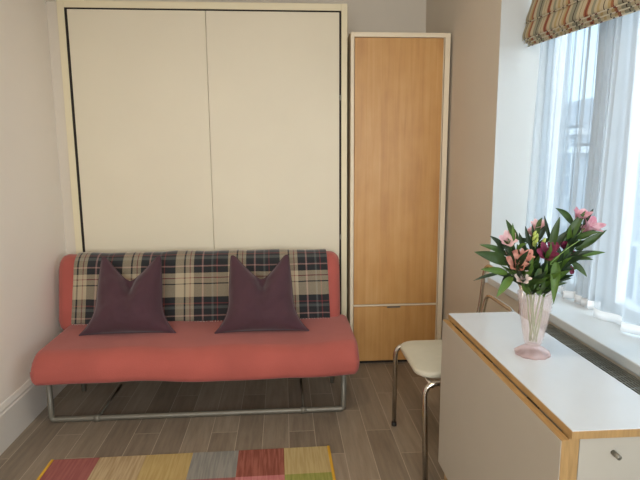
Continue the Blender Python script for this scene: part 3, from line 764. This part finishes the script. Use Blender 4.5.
# stem: name, label, head points [(col,row,dy,size,petal,openness)], leaves [(base),(tip),width,bend,roll,mat]
STEMS = [
 ('alstroemeria', 'salmon pink alstroemeria, largest bloom at the front left of the vase', (515, 268, -.03),
  [(516, 263, -.045, .030, 'p_salmon', 1.), (524, 257, -.03, .027, 'p_salmon', .9), (511, 256, -.02, .022, 'p_salmon', .7)],
  [((508, 262, -.02), (472, 250, -.02), .042, .03, .1, 'leaf'), ((506, 254, .0), (477, 244, .01), .024, .04, -.2, 'leaf'),
   ((507, 272, -.03), (479, 267, -.04), .026, .05, .2, 'leaf_b'), ((512, 276, -.04), (497, 296, -.06), .030, .04, .1, 'leaf_b')]),
 ('alstroemeria', 'pale pink alstroemeria bloom at the upper left of the bouquet', (508, 246, .01),
  [(506, 240, .0, .026, 'p_pale', .9), (508, 232, .02, .016, 'p_pale', .3)],
  [((516, 240, .0), (503, 219, .0), .024, .02, .2, 'leaf'), ((503, 248, .0), (487, 235, .0), .020, .04, -.2, 'leaf_d'), ((502, 250, -.01), (493, 237, -.01), .012, .0, .3, 'leaf_d'),
   ((498, 272, -.02), (473, 279, -.02), .012, .03, .0, 'leaf_d'), ((512, 240, -.01), (510, 223, -.01), .012, .0, .0, 'leaf_b')]),
 ('alstroemeria', 'pale pink alstroemeria with yellow green buds at the top centre', (534, 244, .02),
  [(535, 227, .04, .026, 'p_pale', .8), (529, 232, .05, .018, 'p_pale', .5)],
  [((529, 246, .01), (523, 226, .02), .016, .0, .2, 'leaf_d'), ((533, 244, .03), (529, 224, .03), .014, .0, -.1, 'leaf_d'), ((548, 240, .0), (541, 216, .0), .013, .0, .1, 'leaf_d'),
   ((524, 250, .0), (517, 232, .0), .02, .0, .2, 'leaf_d')]),
 ('alstroemeria', 'dark magenta alstroemeria bloom in the middle of the bouquet', (547, 262, -.03),
  [(546, 254, -.045, .030, 'p_mag', .9), (552, 249, -.03, .024, 'p_mag', .6)],
  [((550, 248, -.02), (557, 218, -.02), .028, .02, .1, 'leaf'), ((556, 262, -.05), (556, 303, -.06), .034, .12, .0, 'leaf_b'), ((540, 268, -.04), (535, 288, -.05), .022, .05, .1, 'leaf')]),
 ('alstroemeria', 'tall pink alstroemeria at the upper right of the bouquet, nearest the curtain', (572, 240, .0),
  [(577, 217, .0, .028, 'p_pink', .9), (588, 227, .0, .034, 'p_pink', 1.), (582, 232, .01, .02, 'p_pale', .6)],
  [((561, 248, .0), (582, 213, .0), .036, .03, .0, 'leaf'), ((570, 225, .01), (551, 209, .01), .024, .10, .1, 'leaf'), ((581, 226, .0), (590, 211, .0), .016, .03, .1, 'leaf_d'),
   ((575, 250, .0), (605, 232, -.02), .030, -.03, .1, 'leaf')]),
 ('alstroemeria', 'small magenta alstroemeria with a drooping bud, right side of the bouquet', (566, 260, -.01),
  [(569, 254, -.01, .020, 'p_mag', .5), (572, 270, -.02, .016, 'p_mag', .1), (563, 246, -.01, .018, 'p_mag', .4)],
  [((572, 257, .0), (604, 254, .0), .022, .02, .1, 'leaf_b'), ((566, 259, -.02), (593, 261, -.03), .016, .03, .2, 'leaf'), ((572, 262, -.02), (588, 277, -.04), .022, .05, .1, 'leaf'),
   ((552, 250, .0), (566, 232, .0), .03, .0, .3, 'leaf_d')]),
 ('alstroemeria', 'blush white alstroemeria bloom low at the rim of the vase', (523, 280, -.04),
  [(522, 277, -.055, .022, 'p_white', 1.)],
  [((528, 276, -.04), (533, 256, -.05), .022, .0, .1, 'leaf_b'), ((510, 272, -.01), (500, 288, -.02), .026, .05, .3, 'leaf_d'), ((530, 284, -.04), (524, 262, -.04), .02, .0, .2, 'leaf')]),
]
def catmull(pts, n=8):
    p = [pts[0] * 2 - pts[1]] + list(pts) + [pts[-1] * 2 - pts[-2]]; out = []
    for i in range(1, len(p) - 2):
        for k in range(n):
            t = k / n; a, b_, c_, d_ = p[i - 1], p[i], p[i + 1], p[i + 2]
            out.append(.5 * ((2 * b_) + (c_ - a) * t + (2 * a - 5 * b_ + 4 * c_ - d_) * t * t + (3 * b_ - a - 3 * c_ + d_) * t ** 3))
    out.append(p[-2]); return out
rnd = random.Random(5)
for si, (nm, lab, fork, heads, leaves) in enumerate(STEMS):
    a = 2 * PI * si / len(STEMS) + .6
    foot = VC + Vector((.010 * math.cos(a), .010 * math.sin(a), .040))
    f3 = P3(*fork)
    mouth = VC + Vector((.0, .0, .185)); dv = (f3 - mouth); dv.z = 0
    rim = mouth + (dv.normalized() * min(.028, dv.length * .5) if dv.length > 1e-4 else Vector())
    path = catmull([foot, (foot * .5 + rim * .5), rim, f3], 8)
    r = empty(nm, foot, lab, 'flower', 'cut flowers in the glass vase')
    bs = tube(bmesh.new(), path, .0022, seg=7)
    ends = []
    for (c_, rw, dy, sz, mt, op) in heads:
        p = P3(c_, rw, dy); out = (p - f3); out = out.normalized() if out.length > 1e-4 else Vector((0, 0, 1))
        d = (out * .5 + Vector((-.25, -.75, .35)) * .8 + Vector((rnd.uniform(-.3, .3), 0, rnd.uniform(-.1, .3)))).normalized()
        if op < .2: d = Vector((.15, -.2, -1)).normalized()
        tube(bs, catmull([f3, (f3 * .4 + p * .6) + Vector((0, 0, .006)), p - d * sz * .5], 5), .0013, seg=6)
        ends.append((p, d, sz, mt, op))
    link('stem', bs, M['stemg'], r, smooth=True)
    for p, d, sz, mt, op in ends:
        link('blossom', blossom_mesh(p, d, sz * 1.6, rnd, op), [M[mt], M['vein']], r, smooth=True, recalc=False)
    def put_leaf(bp, tp, w, bend, roll, mt):
        near = min(path[10:], key=lambda q: (q - bp).length)
        b = bmesh.new(); leaf_mesh(b, bp, tp, w, bend, roll)
        tube(b, catmull([near, (near + bp) * .5 + Vector((0, 0, -.004)), bp + (tp - bp) * .06], 4), .0011, seg=5)
        link('leaf', b, M[mt], r, smooth=True, recalc=False)
    for (bp, tp, w, bend, roll, mt) in leaves: put_leaf(P3(*bp), P3(*tp), w, bend, roll, mt)
    for k in range(26):                      # the dense foliage round the middle of every stalk
        q = path[rnd.randrange(15, len(path))]
        dirv = (Vector((q.x - VC.x, q.y - VC.y, 0)) * 4 + Vector((rnd.uniform(-.5, .5), rnd.uniform(-.6, .3), rnd.uniform(.1, .9)))).normalized()
        L = rnd.uniform(.04, .075); bp = q + dirv * .008
        tp = bp + dirv * L
        tp.x = max(.545, min(.85, tp.x))
        put_leaf(bp, tp, rnd.uniform(.014, .024), rnd.uniform(-.05, .2), rnd.uniform(-.5, .5), rnd.choice(['leaf', 'leaf_d', 'leaf_d', 'leaf_b']))
    if si == 2:
        for k in range(9):
            p = P3(531 + rnd.uniform(-1, 11), 240 + rnd.uniform(-5, 7), .0 + rnd.uniform(-.02, .02)); b = bmesh.new()
            dd = Vector((rnd.uniform(-.4, .4), -.3, 1)).normalized()
            tube(b, [p + dd * .018 * t for t in (0, .2, .5, .8, 1)], .004, rs=[.001, .0035, .0045, .003, .0006], seg=8)
            tube(b, [f3, (f3 + p) * .5, p], .0009, seg=5)
            link('bud', b, M['bud'], r, smooth=True)
    if si == 5:
        b = tube(bmesh.new(), catmull([f3, P3(550, 264, -.06), P3(565, 250, -.06), P3(580, 240, -.05)], 6), .0011, seg=5)
        link('tendril', b, M['stemg'], r, smooth=True)

# ------------------------------------------------------------------ light
w = bpy.data.worlds.new('overcast_sky'); S.world = w; w.use_nodes = True
nt = w.node_tree; nt.nodes.clear()
out = nt.nodes.new('ShaderNodeOutputWorld'); bg = nt.nodes.new('ShaderNodeBackground')
tc = nt.nodes.new('ShaderNodeTexCoord'); sx = nt.nodes.new('ShaderNodeSeparateXYZ'); rp = nt.nodes.new('ShaderNodeValToRGB')
nt.links.new(tc.outputs['Generated'], sx.inputs[0]); nt.links.new(sx.outputs[2], rp.inputs[0])
rp.color_ramp.elements[0].position = 0; rp.color_ramp.elements[0].color = (.50, .70, .86, 1)
rp.color_ramp.elements[1].position = .6; rp.color_ramp.elements[1].color = (.74, .90, 1.0, 1)
mc = nt.nodes.new('ShaderNodeMix'); mc.data_type = 'RGBA'; mc.inputs[7].default_value = (.86, .90, .92, 1)   # neutral tint added to the brightened side of the sky
mf = nt.nodes.new('ShaderNodeMapRange'); mf.inputs['From Min'].default_value = -.3; mf.inputs['From Max'].default_value = -.8
nt.links.new(sx.outputs[1], mf.inputs['Value']); nt.links.new(mf.outputs[0], mc.inputs[0]); nt.links.new(rp.outputs[0], mc.inputs[6])
nt.links.new(mc.outputs[2], bg.inputs[0]); mr = nt.nodes.new('ShaderNodeMapRange'); mr.inputs['From Min'].default_value = -.45; mr.inputs['From Max'].default_value = -.9   # sky boosted behind the camera to fill the room through the added window
mr.inputs['To Min'].default_value = 1.9; mr.inputs['To Max'].default_value = 8.5
nt.links.new(sx.outputs[1], mr.inputs['Value']); nt.links.new(mr.outputs[0], bg.inputs[1])
nt.links.new(bg.outputs[0], out.inputs[0])
# portal: only guides sampling of the sky through the window opening
pl = bpy.data.lights.new('window_portal', 'AREA'); pl.shape = 'RECTANGLE'; pl.size = WY1 - WY0; pl.size_y = WZ1 - WZ0
pl.cycles.is_portal = True
po = bpy.data.objects.new('window_portal', pl); COL.objects.link(po)
po.location = (1.299, (WY0 + WY1) / 2, (WZ0 + WZ1) / 2)
po.rotation_euler = Matrix(((0, 0, 1), (1, 0, 0), (0, 1, 0))).to_euler()   # emits towards -x
p2 = bpy.data.lights.new('window_portal', 'AREA'); p2.shape = 'RECTANGLE'; p2.size = FX1 - FX0; p2.size_y = FZ1 - FZ0; p2.cycles.is_portal = True
q2 = bpy.data.objects.new('window_portal', p2); COL.objects.link(q2); q2.location = ((FX0 + FX1) / 2, YF - .119, (FZ0 + FZ1) / 2)
q2.rotation_euler = (PI / 2, 0, 0)  # portal of the added window
# warm fill light added under the ceiling, no fitting is modelled
cl = bpy.data.lights.new('ceiling_fill', 'AREA'); cl.shape = 'DISK'; cl.size = .35; cl.energy = 8; cl.color = (1, .80, .58)
co = bpy.data.objects.new('ceiling_fill', cl); COL.objects.link(co); co.location = (-.15, 1.0, ZC - .06)

# ------------------------------------------------------------------ camera
f, yaw, pitch, roll = 529.2, math.radians(3.924), math.radians(9.009), math.radians(-.3316)
fwd = Vector((math.sin(yaw) * math.cos(pitch), math.cos(yaw) * math.cos(pitch), -math.sin(pitch)))
right = Vector((math.cos(yaw), -math.sin(yaw), 0)); up = right.cross(fwd)
r2 = right * math.cos(roll) + up * math.sin(roll); u2 = -right * math.sin(roll) + up * math.cos(roll)
cam = bpy.data.cameras.new('camera'); cam.sensor_width = 36; cam.lens = f / 640 * 36; cam.clip_start = .05; cam.clip_end = 200
oc = bpy.data.objects.new('camera', cam); COL.objects.link(oc)
m = Matrix.Identity(4)
for i in range(3): m[i][0] = r2[i]; m[i][1] = u2[i]; m[i][2] = -fwd[i]
m[2][3] = 1.3
oc.matrix_world = m
S.camera = oc
S.view_settings.view_transform = 'Standard'; S.view_settings.look = 'None'; S.view_settings.gamma = 1
S.view_settings.use_curve_mapping = False; S.view_settings.exposure = .68
S.cycles.use_denoising = True; S.cycles.max_bounces = 14; S.cycles.diffuse_bounces = 6; S.cycles.transparent_max_bounces = 24
S.cycles.sample_clamp_indirect = 6; S.cycles.caustics_reflective = False; S.cycles.caustics_refractive = False
